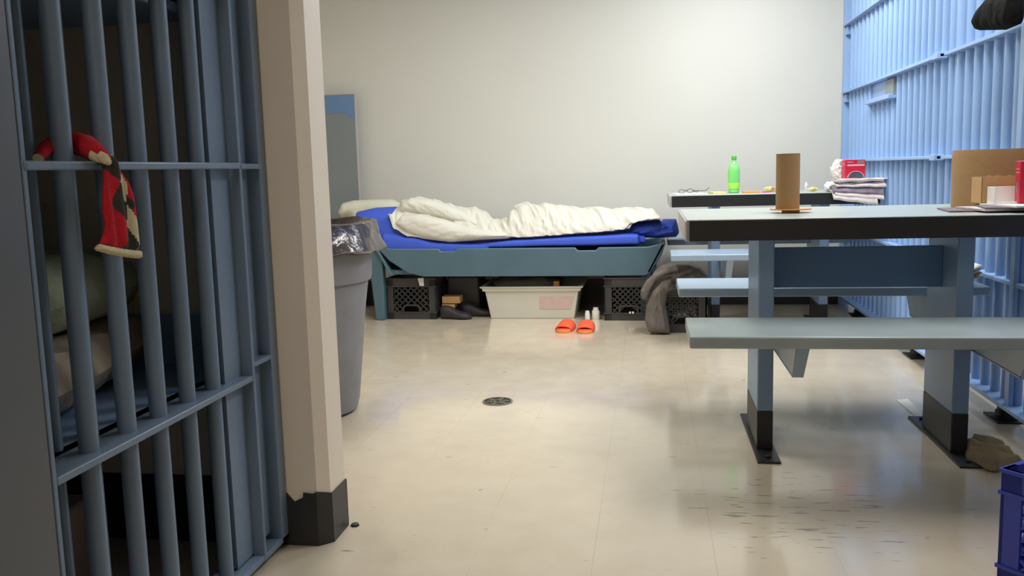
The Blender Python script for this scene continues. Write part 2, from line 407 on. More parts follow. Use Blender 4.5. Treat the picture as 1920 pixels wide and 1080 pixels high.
# frame round the door
fr = bpy.data.objects.new('trim_1', None); C.objects.link(fr); fr['kind'] = 'structure'; fr.location = (DX, 1.5, 0); WLOC[fr] = Vector((DX, 1.5, 0))
fr['label'] = 'blue steel frame of the cell door'
bm = B(DX-.07, DX, 1.988, 2.026, .02, CEIL); obj('jamb', bm, M_doorblue, fr, .002)
obj('jamb_plate', B(DX-.040, DX-.030, 1.897, 1.988, .05, CEIL), M_doorblue, fr)
obj('rail', B(DX-.05, DX, 1.897, 1.99, .485, .496), M_doorblue, fr, .002)
obj('rail', B(DX-.014, DX+.002, 1.89, 1.99, .938, .95), M_doorblue, fr, .002)
obj('sill', B(DX-.07, DX, 1.897, 2.026, .02, .034), M_doorblue, fr, .002)
obj('header', B(DX-.07, DX, 1.2, 2.026, DT+.03, DT+.06), M_doorblue, fr, .002)
o = obj('jamb', B(DX-.10, DX+.0, 1.02, 1.184, 0, CEIL), M_jamb, fr, .003); o['label'] = 'shade-darkened jamb at the near side of the door'
obj('jamb', B(DX-.03, DX+.012, .96, 1.04, 0, CEIL), M_jamb, fr, .003)
struct('wall_cell_front', B(DX-.12, DX-.02, -1.5, .99, 0, CEIL), M_beige)
# second row of bars behind the door
FIXED_Y = (1.322, 1.422)
bg = thing('fixed_bars', 'row of thin blue bars fixed just behind the cell door bars', 'bars', (DX-.1, 1.4, 0))
for y in FIXED_Y: obj('bar', tube(nb(), [(DX-.092, y, 0), (DX-.092, y, CEIL)], .011, 10), M_doorblue, bg)

# inside the cell: two steel bunks along the partition
def steel_bunk(z, label):
    t = thing('steel_bunk', label, 'bunk', (-1.5, 1.5, z-.1), 'steel bunks in the left cell')
    bm = B(-2.1, -.985, .7, 2.02, z-.012, z); obj('pan', bm, M_blue, t)
    bm = B(-2.1, -.985, 2.0, 2.022, z, z+.12); obj('end_lip', bm, M_blue, t)
    bm = B(-.997, -.985, .7, 2.02, z-.03, z+.0); obj('front_lip', bm, M_blue, t)
    return t
lb = steel_bunk(.47, 'lower blue steel bunk behind the left cell door bars, mattress on it')
ub = steel_bunk(1.30, 'upper blue steel bunk high behind the left cell door bars')
q = [(-.99, 1.25), (-1.06, 1.5), (-1.13, 1.75), (-1.205, 1.99), (-2.05, 1.99), (-2.05, .8), (-.99+.0, .8)]
q[-1] = (-1.02, .8); q[0] = (-1.03, 1.25)
bm = nb(); puffy(bm, q, lambda a, b, h: Vector((a, b, .54+h)), .065, .025, .06, lambda a, b: .01*N((a, b, 0), 9))
tag(obj('bunk_mattress', bm, M_mattress), 'tan mattress lying on the lower bunk behind the bars', 'mattress')
bm = nb(); q2 = [(-1.10, 1.35), (-1.13, 1.6), (-1.17, 1.85), (-1.21, 1.97), (-2.0, 1.97), (-2.0, 1.1), (-1.3, 1.15)]
puffy(bm, q2, lambda a, b, h: Vector((a, b, .68+h*1.0)), .085, .025, .09, lambda a, b: .03*ridg((a, b, 0), 6)-.02)
tag(obj('blanket', bm, M_blanket), 'grey green blanket bunched on the tan mattress in the left cell', 'blanket')
bm = nb(); box(bm, -1.5, -1.28, 1.55, 1.82, 0, .2)
tag(obj('storage_box', bm, mat('dusty_pink_card', 'b09a90', .8), bevel=.008), 'brownish box on the floor under the lower bunk', 'box')

# argyle scarf tied on the door rail
SX = DX+.014
def P2(u, v): p = at(u, v, X=SX); return (p.y, p.z)
hang = [P2(*p) for p in [(186, 300), (205, 290), (216, 312), (232, 342), (245, 378), (251, 420), (254, 472), (222, 468), (182, 460), (190, 440), (194, 420), (189, 398), (190, 360), (192, 325)]]
sc = thing('argyle_scarf', 'red, black and cream argyle scarf tied over the rail of the cell door', 'scarf', tuple(at(215, 380, X=SX)))
ymid = at(222, 380, X=SX).y
z0 = at(222, 470, X=SX).z; z1 = at(210, 300, X=SX).z
def argyle(a, b):
    t = (z1-b)/(z1-z0); c = ymid-.020+.040*t                 # diamond axis leans with the cloth
    w = (a-c)/.046; 
    ph = (t*2.05) % 1; dia = 1-abs(ph-.5)*2
    if abs(w-.15) < .26*dia+.0 : return 1
    if abs(w+.15) < .75*(1-dia)*.8: return 2
    return 0
bm = nb(); puffy(bm, hang, lambda a, b, h: Vector((SX+.004+h, a, b)), .010, .0025, .018, lambda a, b: .004*math.sin((a-ymid)*190+b*12), argyle)
obj('hanging_end', bm, [M_sred, M_scream, M_sblack], sc)
cuff = [P2(*p) for p in [(181, 457), (222, 465), (256, 469), (257, 485), (236, 483), (200, 477), (176, 470)]]
bm = nb(); puffy(bm, cuff, lambda a, b, h: Vector((SX+.004+h, a, b)), .010, .0025, .006)
o = obj('cuff', bm, M_scream, sc); o['label'] = 'cream cuff'
path = [at(u, v, X=x) for u, v, x in [(72, 298, -.95), (90, 278, -.955), (115, 268, -.965), (140, 268, -.955), (162, 274, -.93), (182, 288, -.90), (203, 304, -.885)]]
bm = nb(); rr = [.009, .014, .017, .019, .019, .016, .009]
tube(bm, path, rr, 16)
for f in bm.faces:
    c = f.calc_center_median(); f.material_index = 0 if c.z > .963+.006*math.sin(c.y*60) else (2 if (c.y*14) % 1 < .55 else 1)
    if c.y < 1.235: f.material_index = 1
obj('wrapped_band', bm, [M_sred, M_scream, M_sblack], sc)
bm = nb(); tube(bm, [at(184, 288, X=-.886), at(195, 297, X=-.88), at(203, 305, X=-.884)], [.006, .009, .006], 12)
obj('knot', bm, M_scream, sc)

# ================================================================== TABLES WITH BENCHES
TX0, TL, TW, BZ, BO, BW = .099, 1.086, .69, .467, .481, .313
def make_table(cy, label):
    t = thing('picnic_table', label, 'table', (TX0+TL/2, cy, 0), 'steel tables with benches')
    h = TW/2; zt = .76; x1 = TX0+TL
    bm = B(TX0+.004, x1-.004, cy-h+.004, cy+h-.004, zt-.06, zt); obj('table_top', bm, M_top, t, .002)
    o = obj('edge_band', B(TX0+.012, x1-.002, cy-h, cy-h+.005, zt-.063, zt-.003), M_black, t); o['label'] = 'black edge band along the front'
    o = obj('edge_band', B(TX0+.012, x1-.002, cy+h-.005, cy+h, zt-.063, zt-.003), M_black, t)
    o = obj('edge_band', B(TX0, TX0+.005, cy-h, cy+h, zt-.063, zt-.003), M_edge, t, .001); o['label'] = 'pale end band'
    o = obj('edge_band', B(x1-.005, x1, cy-h, cy+h, zt-.063, zt-.003), M_edge, t, .001)
    for lx in (.332, .332+.587):
        obj('leg', B(lx, lx+.049, cy-.148, cy+.148, .132, zt-.06), M_blue, t, .004)
        o = obj('leg_base', B(lx-.0005, lx+.0495, cy-.1485, cy+.1485, .006, .133), M_black, t, .003); o['label'] = 'black painted foot of the leg'
        bm = B(lx-.012, lx+.058, cy-.275, cy+.275, 0, .007)
        for s in (-1, 1): lathe(bm, [(.009, .007), (.009, .014), (.004, .016), (0, .016)], (lx+.023, cy+s*.235), 6)
        o = obj('floor_plate', bm, M_black, t, .001); o['label'] = 'black bolted floor plate'
        for s in (-1, 1):
            ax = lx+.0; y0 = cy+s*.12; y1 = cy+s*.52; y2 = cy+s*.59
            bm = nb()
            prism(bm, [(ax+.05, y0, .335), (ax+.05, y1, .335), (ax+.05, y2, .433), (ax+.05, y0, .433)], (.006, 0, 0))
            hexa(bm, [(ax+.05, y0, .331), (ax+.08, y0, .331), (ax+.08, y1, .331), (ax+.05, y1, .331)], [(ax+.05, y0, .337), (ax+.08, y0, .337), (ax+.08, y1, .337), (ax+.05, y1, .337)])
            FW = .085 if lx < .5 else .115
            hexa(bm, [(ax+.05, y1, .331), (ax+.08, y1, .331), (ax+FW, y2, .433), (ax+.05, y2, .433)], [(ax+.05, y1-s*.006, .331), (ax+.08, y1-s*.006, .331), (ax+FW, y2-s*.006, .433), (ax+.05, y2-s*.006, .433)])
            obj('bench_arm', bm, M_bench, t)
    obj('stretcher', B(.381, .919, cy-.01, cy+.01, .512, .645), M_navy, t, .002)
    for s in (-1, 1):
        c = cy+s*BO; m = M_bench_worn if (s < 0 and cy < 4) else M_bench
        o = obj('bench_seat', B(TX0, x1, c-BW/2, c+BW/2, BZ-.033, BZ), m, t, .005)
    return t
T1 = make_table(3.018, 'nearer steel table with black front edge carrying the cardboard tubes')
T2 = make_table(5.264, 'farther steel table with black front edge carrying the green bottle and newspapers')

# ================================================================== BUNK COT AGAINST THE BACK WALL
cot = thing('plastic_cot', 'dark teal moulded plastic cot against the back wall', 'bed', (-.82, 5.68, 0))
FY = 5.36
bm = nb()
out = [(-1.705, .475), (-1.60, .455), (-1.30, .452), (-1.288, .435), (-1.195, .435), (-1.182, .452), (-.455, .448), (-.44, .43), (-.33, .43), (-.315, .447), (-.02, .447), (.085, .47), (.06, .40), (-.01, .285), (-.04, .272), (-1.40, .278), (-1.50, .30), (-1.62, .38)]
prism(bm, [(x, FY, z) for x, z in out], (0, .025, 0))
obj('side_panel', bm, M_bunk, cot, .006)
bm = nb(); prism(bm, [(x, 5.955, z) for x, z in out], (0, .025, 0)); obj('side_panel', bm, M_bunk, cot, .006)
bm = B(-1.62, .03, FY+.025, 5.955, .29, .32)
prism(bm, [(-1.62, FY, .29), (-1.60, FY, .29), (-1.70, FY, .475), (-1.72, FY, .475)], (0, .61, 0))
prism(bm, [(-.03, FY, .29), (-.01, FY, .29), (.085, FY, .47), (.065, FY, .47)], (0, .61, 0))
obj('tray', bm, M_bunk, cot, .004)
for (xa, xb) in ((-1.76, -1.665), (-.02, .04)):
    for yy in (FY+.0, 5.86):
        bm = nb(); hexa(bm, [(xa+.03, yy+.02, 0), (xa+.09, yy+.02, 0), (xa+.09, yy+.09, 0), (xa+.03, yy+.09, 0)], [(xa-.005, yy+.02, .46), (xa+.09, yy+.02, .46), (xa+.09, yy+.09, .46), (xa-.005, yy+.09, .46)])
        if xa < -1: obj('leg', bm, M_bunk, cot, .008)
        else: bm.free()
for yy in (FY+.02, 5.87):
    bm = nb(); hexa(bm, [(-.07, yy, 0), (-.02, yy, 0), (-.02, yy+.07, 0), (-.07, yy+.07, 0)], [(-.06, yy, .3), (.0, yy, .3), (.0, yy+.07, .3), (-.06, yy+.07, .3)]); obj('leg', bm, M_bunk, cot, .006)

def lerp_tab(tab, x):
    if x <= tab[0][0]: return tab[0][1]
    for (a, va), (b, vb) in zip(tab, tab[1:]):
        if x <= b: t = (x-a)/(b-a); t = t*t*(3-2*t); return va+(vb-va)*t
    return tab[-1][1]
# mattress in a blue fitted sheet, hollow under the sleeper's shoulder
def matt(u, v):
    x = -1.70+u*1.66
    zt = lerp_tab([(-1.64, .56), (-1.5, .53), (-1.3, .485), (-1.1, .475), (-.8, .50), (-.4, .515), (-.13, .525), (-.04, .515)], x)
    a = v*2*math.pi; cy_, hy = 5.672, .28; zb = .40 if x < -1.0 else .45; cz = (zt+zb)/2; hz = (zt-zb)/2
    c, s = math.cos(a), math.sin(a); e = .35
    sc_ = 1 if .02 < u < .98 else .8
    yy = cy_+hy*math.copysign(abs(c)**e, c)*sc_; zz = cz+hz*math.copysign(abs(s)**e, s)*sc_
    w = .006*ridg((x*1, yy, zz), 9) if x < -1.0 else .003*N((x, yy, zz), 6)
    return Vector((x, yy-(.01 if c < 0 else 0), zz+w))
bm = nb(); V = grid(bm, 120, 48, matt)
bm.faces.new(V[0]); bm.faces.new(V[-1][::-1]); bmesh.ops.remove_doubles(bm, verts=bm.verts, dist=.0004)
mt = tag(obj('cot_mattress', bm, M_sheet), 'thin blue sheeted mattress lying in the teal cot', 'mattress')
def pillow_bm(c, sx, sy, sz, tilt=0, seed=0, amp=.012, e=.55, rz=0):
    bm = nb()
    def fn(u, v):
        th = u*math.pi; ph = v*2*math.pi
        x, y, z = math.sin(th)*math.cos(ph), math.sin(th)*math.sin(ph), math.cos(th)
        p = lambda q, k: math.copysign(abs(q)**k, q)
        r = Vector((p(math.sin(th), .8)*p(math.cos(ph), e)*sx, p(math.sin(th), .8)*p(math.sin(ph), e)*sy, p(z, .9)*sz))
        r += Vector((0, 0, 1))*amp*(ridg((r.x+seed, r.y, r.z), 7, 3)-.5)*(1 if z > -.2 else .3)
        return r
    grid(bm, 40, 64, fn); bmesh.ops.remove_doubles(bm, verts=bm.verts, dist=.0005)
    T = Matrix.Translation(Vector(c)) @ Matrix.Rotation(rz, 4, 'Z') @ Matrix.Rotation(tilt, 4, 'Y')
    bmesh.ops.transform(bm, matrix=T, verts=bm.verts); return bm
bm = nb()
bp = [at(u, v, Y=5.5) for u, v in [(664, 398), (700, 390), (738, 388), (752, 398), (758, 420), (790, 440), (830, 455), (835, 468), (760, 466), (715, 462), (690, 440), (668, 420)]]
puffy(bm, [(p.x, p.z) for p in bp], lambda a, b, h: Vector((a, 5.56-h, b)), .15, .0085, .085, lambda a, b: .006*ridg((a*1.2+b, b*.4, 0), 9, 3)-.003)
tag(obj('pillow', bm, M_sheet), 'bulging blue cased pillow at the head of the cot', 'pillow')
bm = nb()
wp = [at(u, v, Y=5.78) for u, v in [(632, 398), (640, 381), (660, 376), (700, 374), (735, 374), (748, 380), (752, 398), (748, 415), (690, 425), (664, 424), (655, 408), (640, 410)]]
puffy(bm, [(p.x, p.z) for p in wp], lambda a, b, h: Vector((a, 5.80-h, b)), .07, .01, .07, lambda a, b: .008*ridg((a, b, 0), 8, 3)-.004)
tag(obj('pillow', bm, M_pillow), 'off white pillow standing against the wall behind the blue pillow', 'pillow')
# comforter over a sleeper-shaped heap
tops = [(748, 402), (752, 385), (762, 373), (785, 369), (815, 374), (840, 381), (862, 388), (890, 388), (908, 396), (925, 410), (942, 412), (955, 404), (966, 386), (985, 379), (1003, 384), (1020, 381), (1045, 384), (1075, 388), (1100, 389), (1130, 387), (1150, 391), (1190, 389), (1222, 392), (1236, 404), (1240, 412)]
bots = [(748, 404), (758, 432), (785, 446), (820, 450), (855, 452), (890, 449), (925, 446), (960, 447), (1000, 447), (1040, 444), (1090, 440), (1140, 436), (1170, 432), (1185, 422), (1200, 416), (1240, 413)]
TT = [(at(u, v, Y=5.62).x, at(u, v, Y=5.62).z) for u, v in tops]; BB = [(at(u, v, Y=5.39).x, at(u, v, Y=5.39).z) for u, v in bots]
def duvet(u, v):
    x = TT[0][0]+u*(TT[-1][0]-TT[0][0])
    zt = lerp_tab(TT, x); zb = lerp_tab(BB, x*5.39/5.62)
    zb = min(zb, zt-.004)
    H = zt-zb
    # cross-section: front tuck, front bulge, crown, back slope
    if v < .12: t = v/.12; yy = 5.46-.075*math.sin(t*math.pi/2); zz = zb-.0+.012*t
    else:
        t = (v-.12)/.88; ang = t*math.pi*.78
        yy = 5.385+.30*(t**1.15)/.62 if t < 2 else 0
        zz = zb+.012+(H-.012)*math.sin(min(1, t/.5)*math.pi/2)**.75
        if t > .5: zz = zt-(zt-.50)*((t-.5)/.5)**2*.6
    p = Vector((x, yy, zz))
    s = Vector((x*1.0, yy*.6+zz*1.6, zz*.4))
    edge = 1-abs(u-.5)*2; edge = min(1, edge*18)
    fine = ridg((x*2.6+yy*1.2, yy*1.1-zz*2.0, 0), 7, 4)-.55
    diag = math.sin((x*75+zz*120)+4*N((x, yy, zz), 8))*.5
    amp = .034*edge*min(1, v*5)
    k = .25 if x < -.8 else 1.0
    p += Vector((0, -.55, .75))*amp*fine*(.8 if x > -1.1 else .55)
    # gathered pleats along the front hem to the right
    if v < .45: p += Vector((0, -1, .2))*.007*diag*k*edge*(1-v/.45)
    # deep fold between the two arms of the heap at the head end
    fx = (x+1.28); 
    return p
bm = nb(); grid(bm, 420, 90, duvet)
dv = obj('comforter', bm, M_duvet); sm = dv.modifiers.new('thickness', 'SOLIDIFY'); sm.thickness = .008; sm.offset = -1
tag(dv, 'rumpled cream comforter heaped along the cot', 'comforter')
# inner fold showing at the head end
bm = nb(); fo = [at(u, v, Y=5.50) for u, v in [(746, 416), (760, 402), (790, 400), (830, 408), (870, 420), (905, 428), (960, 432), (960, 446), (900, 449), (850, 453), (800, 447), (768, 436), (755, 426)]]
puffy(bm, [(p.x, p.z) for p in fo], lambda a, b, h: Vector((a, 5.43-h, b)), .065, .007, .05, lambda a, b: .010*ridg((a*.8, b*2.5, 0), 8, 3)-.005)
obj('turned_fold', bm, M_duvet, dv)
bm = nb(); fo = [at(u, v, Y=5.55) for u, v in [(752, 398), (758, 378), (775, 370), (805, 372), (850, 385), (890, 404), (930, 425), (905, 428), (870, 421), (830, 410), (790, 402)]]
puffy(bm, [(p.x, p.z) for p in fo], lambda a, b, h: Vector((a, 5.50-h, b)), .07, .007, .05, lambda a, b: .014*ridg((a*1.5+b*1.5, b*1.5, 0), 8, 3)-.007)
obj('turned_fold', bm, M_duvet, dv)
# folded blue sheet at the foot end
bm = nb(); fo = [at(u, v, Y=5.55) for u, v in [(1176, 438), (1186, 418), (1215, 414), (1245, 411), (1268, 411), (1272, 425), (1274, 437), (1268, 445), (1235, 447), (1205, 446)]]
puffy(bm, [(p.x, p.z) for p in fo], lambda a, b, h: Vector((a, 5.58-h, b)), .13, .007, .05, lambda a, b: .030*ridg((a*1.0-b*2.5, b*2.5, 0), 9, 3)-.016)
tag(obj('folded_sheet', bm, M_sheet), 'bunched blue sheet at the foot end of the cot', 'sheet')

# ================================================================== TRASH CAN
cc = (-1.345, 3.26)
t = thing('trash_can', 'round grey plastic trash can standing behind the partition end', 'trash can', (cc[0], cc[1], 0))
bm = nb(); lathe(bm, [(.17, 0), (.197, .012), (.207, .05), (.235, .30), (.252, .505), (.254, .515), (.272, .518), (.276, .53), (.281, .66), (.283, .675), (.265, .675), (.26, .5), (.19, .03), (0, .03)], cc, 56); obj('body', bm, M_can, t)
def wob(r, z, a): 
    k = N((math.cos(a)*2, math.sin(a)*2, z*6), 1.6); k2 = ridg((math.cos(a), math.sin(a), z*3), 3, 3)
    return r+.016*k+.022*(k2-.5), z+.012*k
bm = nb(); lathe(bm, [(.24, .60), (.255, .69), (.262, .725), (.275, .745), (.295, .74), (.305, .715), (.312, .69), (.325, .66), (.335, .64), (.325, .632), (.30, .625)], cc, 90, cap=False, wob=wob)
o = obj('bin_liner', bm, M_bag, t); s = o.modifiers.new('t', 'SOLIDIFY'); s.thickness = .002; o['label'] = 'shiny black bin liner folded over the rim'

# ================================================================== CRATES
def crate_bm(w, dpt, h, face_open=True):
    """milk crate centred on x,y, base z=0: rims, corner posts, lattice walls with hand hole"""
    bm = nb(); th = .008
    for (x0, x1, y0, y1) in ((-w/2, w/2, -dpt/2, -dpt/2+th), (-w/2, w/2, dpt/2-th, dpt/2), (-w/2, -w/2+th, -dpt/2, dpt/2), (w/2-th, w/2, -dpt/2, dpt/2)):
        box(bm, x0, x1, y0, y1, 0, h*.17); box(bm, x0, x1, y0, y1, h*.80, h)
    for sx in (-1, 1):
        for sy in (-1, 1):
            x = sx*w/2; y = sy*dpt/2
            box(bm, min(x, x-sx*.045), max(x, x-sx*.045), min(y, y-sy*th), max(y, y-sy*th), 0, h); box(bm, min(x, x-sx*th), max(x, x-sx*th), min(y, y-sy*.045), max(y, y-sy*.045), 0, h)
    box(bm, -w/2+.004, w/2-.004, -dpt/2+.004, dpt/2-.004, .008, .014)
    def rim(z, e=.004):
        box(bm, -w/2-e, w/2+e, -dpt/2-e, -dpt/2, z-.004, z+.004); box(bm, -w/2-e, w/2+e, dpt/2, dpt/2+e, z-.004, z+.004)
        box(bm, -w/2-e, -w/2, -dpt/2, dpt/2, z-.004, z+.004); box(bm, w/2, w/2+e, -dpt/2, dpt/2, z-.004, z+.004)
    for z in (h-.004, h*.80, h*.17): rim(z)
    # lattice
    za, zb = h*.17, h*.80
    for axis in (0, 1):
        L = (w if axis == 0 else dpt)-.09; off = (dpt if axis == 0 else w)/2-th/2
        for side in (-1, 1):
            st = L/6.0
            for dr in (-1, 1):
                for k in range(-8, 16):
                    # line: a = s0 + dr*(z-za)
                    s0 = -L/2+k*st
                    pts = []
                    z = za
                    segs = [(s0+dr*(q), za+q) for q in [i*(zb-za)/12 for i in range(13)]]
                    segs = [p for p in segs if -L/2 <= p[0] <= L/2 and not (abs(p[0]) < .05 and p[1] < za+.045)]
                    if len(segs) < 2: continue
                    (a0, z0_), (a1, z1_) = segs[0], segs[-1]
                    n = .0042
                    q4 = [(a0-n, z0_), (a0+n, z0_), (a1+n, z1_), (a1-n, z1_)]
                    if axis == 0: prism(bm, [(a, side*off-.003, zz) for a, zz in q4], (0, .006, 0))
                    else: prism(bm, [(side*off-.003, a, zz) for a, zz in q4], (.006, 0, 0))
            # hand hole frame
            fr = [(-.055, za), (-.055, za+.03), (-.04, za+.045), (.04, za+.045), (.055, za+.03), (.055, za)]
            for p, q in zip(fr, fr[1:]):
                dx_, dz_ = q[0]-p[0], q[1]-p[1]; l = math.hypot(dx_, dz_); nx_, nz_ = -dz_/l*.005, dx_/l*.005
                q4 = [(p[0]-nx_, p[1]-nz_), (p[0]+nx_, p[1]+nz_), (q[0]+nx_, q[1]+nz_), (q[0]-nx_, q[1]-nz_)]
                if axis == 0: prism(bm, [(a, side*off-.005, zz) for a, zz in q4], (0, .010, 0))
                else: prism(bm, [(side*off-.005, a, zz) for a, zz in q4], (.010, 0, 0))
    return bm
def crate(name, label, m, loc, rz, w, dp, h):
    bm = crate_bm(w, dp, h); T = Matrix.Translation(Vector(loc)) @ Matrix.Rotation(rz, 4, 'Z'); bmesh.ops.transform(bm, matrix=T, verts=bm.verts)
    return tag(obj(name, bm, m, origin=loc), label, 'crate')
ca = crate('milk_crate', 'black milk crate with a white tag under the head end of the cot', M_crate, (-1.50, 5.56, 0), -.04, .325, .27, .262)
ca['group'] = 'black milk crates'
tg = obj('paper_tag', prism(nb(), [at(u, v, Y=5.408) for u, v in [(783, 522), (794, 521), (795, 536), (787, 536)]], (0, .002, 0)), M_white, ca); tg['label'] = 'white tag'
cb = crate('milk_crate', 'black milk crate under the foot end of the cot, beside the white tub', M_crate, (-.135, 5.50, 0), -.03, .29, .27, .262); cb['group'] = 'black milk crates'
kx = obj('latch_dots', lathe(lathe(nb(), [(.006, .045), (.006, .056), (0, .056)], (-.13, 5.355), 10), [(.006, .045), (.006, .056), (0, .056)], (-.112, 5.355), 10), M_white, cb)
cd = crate('milk_crate', 'black milk crate half covered by the grey jacket', M_crate, (.165, 5.10, 0), 0, .27, .27, .255); cd['group'] = 'black milk crates'
# something green in it
tag(obj('green_cloth', pillow_bm((.15, 5.02, .262), .06, .05, .035, 0, 5, .02), M_greenc), 'bright green cloth poking out of the crate beneath the jacket', 'cloth')
# items between the crates
tag(obj('dark_bin', B(-1.31, -1.10, 5.6, 5.85, 0, .25), M_crate, bevel=.012), 'dark bin in the shadow under the cot, right of the tagged crate', 'bin')
for (u0, v0, u1, v1, yy, lb_, rz) in ((829, 556, 862, 569, 5.47, 'brown cardboard carton on top under the cot', 0), (829, 571, 852, 578, 5.46, 'yellowish carton beneath the brown carton under the cot', 0)):
    a_ = at(u0, v1, Y=yy); b2 = at(u1, v0, Y=yy)
    tag(obj('small_carton', B(a_.x, b2.x, yy, yy+.1, a_.z, b2.z), M_card2, bevel=.002), lb_, 'box')
def shoe(c, rz, m, L=.26, w=.095, h=.085):
    sec = [(0, .5, .9), (.08, .8, 1), (.2, .85, 1), (.35, .8, .9), (.5, .85, .68), (.65, 1, .55), (.8, 1, .5), (.92, .8, .42), (1, .3, .25)]
    bm = nb(); seg = 16; rings = []
    for s_, ww, hh_ in sec:
        rings.append([bm.verts.new((L*(s_-.5), w/2*ww*math.copysign(abs(math.cos(a))**.7, math.cos(a)), max(0, h*hh_*(.5+.5*math.sin(a))))) for a in [2*math.pi*k/seg for k in range(seg)]])
    for A_, B_ in zip(rings, rings[1:]):
        for k in range(seg): bm.faces.new((A_[k], A_[(k+1) % seg], B_[(k+1) % seg], B_[k])).smooth = True
    bm.faces.new(rings[0][::-1]); bm.faces.new(rings[-1])
    bmesh.ops.transform(bm, matrix=Matrix.Translation(Vector(c)) @ Matrix.Rotation(rz, 4, 'Z'), verts=bm.verts); return bm
tag(obj('shoe', shoe((-1.22, 5.44, 0), -.15, M_dgrey, .2), M_dgrey), 'dark shoe under the cot, below the small cartons', 'shoe', 'dark shoes under the cot')
tag(obj('shoe', shoe((-1.10, 5.545, 0), .1, M_dgrey, .2), M_dgrey), 'dark shoe under the cot, the one nearer the white tub', 'shoe', 'dark shoes under the cot')
# white tub
bl, br_ = at(917, 592, Z=0), at(1082, 598, Z=0)
yf = 5.43; z1 = .205
tub = thing('storage_tub', 'white translucent plastic tub of clothes under the middle of the cot', 'tub', (-.75, 5.6, 0))
bm = nb()
def ring(x0, x1, y0, y1, z): return [Vector((x0, y0, z)), Vector((x1, y0, z)), Vector((x1, y1, z)), Vector((x0, y1, z))]
rs = [ring(-1.0, -.475, yf+.02, 5.84, 0), ring(-1.03, -.445, yf, 5.87, z1-.03), ring(-1.045, -.43, yf-.012, 5.88, z1-.03), ring(-1.045, -.43, yf-.012, 5.88, z1-.012), ring(-1.06, -.415, yf-.022, 5.89, z1-.008), ring(-1.06, -.415, yf-.022, 5.89, z1), ring(-1.03, -.445, yf+.006, 5.865, z1), ring(-1.0, -.475, yf+.028, 5.83, .01)]
vs = [[bm.verts.new(p) for p in r_] for r_ in rs]
for A_, B_ in zip(vs, vs[1:]):
    for k in range(4): bm.faces.new((A_[k], A_[(k+1) % 4], B_[(k+1) % 4], B_[k]))
bm.faces.new(vs[0][::-1]); bm.faces.new(vs[-1])
obj('tub_body', bm, M_tub, tub, .005)
o = obj('pink_panel', prism(nb(), [Vector((x, y_-.0015, z)) for x, y_, z in ((-.69, yf+.012, .06), (-.50, yf+.012, .06), (-.47, yf+.005, .14), (-.69, yf+.005, .14))], (0, .003, 0)), mat('pinkish_contents', 'd6bbb4', .5, noise_s=20, noise_a=.06), tub); o['label'] = 'pinkish contents showing through the side'
tag(obj('folded_clothes', pillow_bm((-.78, 5.62, .205), .22, .15, .045, 0, 9, .03), M_jacket), 'dark folded clothes heaped in the white tub', 'clothes')
tag(obj('orange_packet', B(-.60, -.565, 5.45, 5.47, .20, .232), M_or), 'small orange packet at the right end of the white tub', 'packet')
tag(obj('small_jar', lathe(nb(), [(.022, 0), (.024, .01), (.024, .05), (.016, .06), (.016, .072), (0, .072)], (-.34, 5.42), 20), M_pillow), 'small cream jar on the floor between tub and crate', 'jar')
tag(obj('pill_bottle', lathe(nb(), [(.014, 0), (.015, .005), (.015, .04), (.012, .045), (.012, .055), (0, .055)], (-.39, 5.40), 16), M_white), 'tiny white bottle left of the cream jar', 'bottle')

# slippers
def slipper(c, rz, label):
    L, w = .235, .098
    t = thing('slide_sandal', label, 'sandal', c, 'orange slide sandals'); t.rotation_euler.z = rz
    outl = []
    for k in range(40):
        a = 2*math.pi*k/40; s_ = math.sin(a); x = math.cos(a)
        wd = w/2*(1.0-.14*max(0, s_)-.10*math.exp(-((s_-.05)/.3)**2))
        outl.append((math.copysign(abs(x)**.65, x)*wd, math.copysign(abs(s_)**.85, s_)*L/2))
    WLOC[t] = Vector((0, 0, 0))
    obj('sole', hexa(nb(), [(x, y, 0) for x, y in outl], [(x*1.0, y*1.0, .016) for x, y in outl]), M_orange2, t, .003)
    obj('footbed', hexa(nb(), [(x*.94, y*.96, .016) for x, y in outl], [(x*.92, y*.95, .021) for x, y in outl]), M_orange, t, .002)
    bm = nb()
    def st(u, v):
        a = math.pi*u; yy = -.075+.11*v
        hgt = .030+.022*v
        lip = .012*math.sin(a)*(1-v)
        return Vector((-math.cos(a)*w*.5, yy-lip, .006+math.sin(a)**.7*hgt+(.002*math.sin(v*25))))
    grid(bm, 26, 14, st); o = obj('strap', bm, M_orange, t); s_ = o.modifiers.new('t', 'SOLIDIFY'); s_.thickness = .006
    return t
slipper((-.488, 5.06, 0), -.14, 'left orange slide sandal in front of the white tub')
slipper((-.372, 5.035, 0), -.02, 'right orange slide sandal in front of the white tub')

# jacket over the crate
def place(yy): return lambda u, v: at(u, v, Y=yy)
jk = thing('jacket', 'grey brown fleece jacket draped over a crate and hanging to the floor', 'jacket', (.12, 5.0, 0))
def soft(px, yy, th, cell, sf, fold, name, par, m, lowclamp=True):
    q_ = [at(u, v, Y=yy) for u, v in px]; bm = nb()
    puffy(bm, [(p.x, max(p.z, .003) if lowclamp else p.z) for p in q_], lambda a, b, h: Vector((a, yy-h, b)), th, cell, sf, fold)
    return obj(name, bm, m, par)
soft([(1213, 540), (1224, 512), (1240, 497), (1262, 491), (1290, 491), (1312, 499), (1326, 516), (1330, 532), (1310, 540), (1280, 542), (1262, 545), (1240, 552), (1222, 560), (1214, 562), (1203, 560), (1200, 550)], 5.02, .10, .006, .06,
     lambda a, b: .036*ridg((a*.8+b*.5, b*3-a*1.6, 0), 8, 3)-.02, 'body', jk, M_jacket)
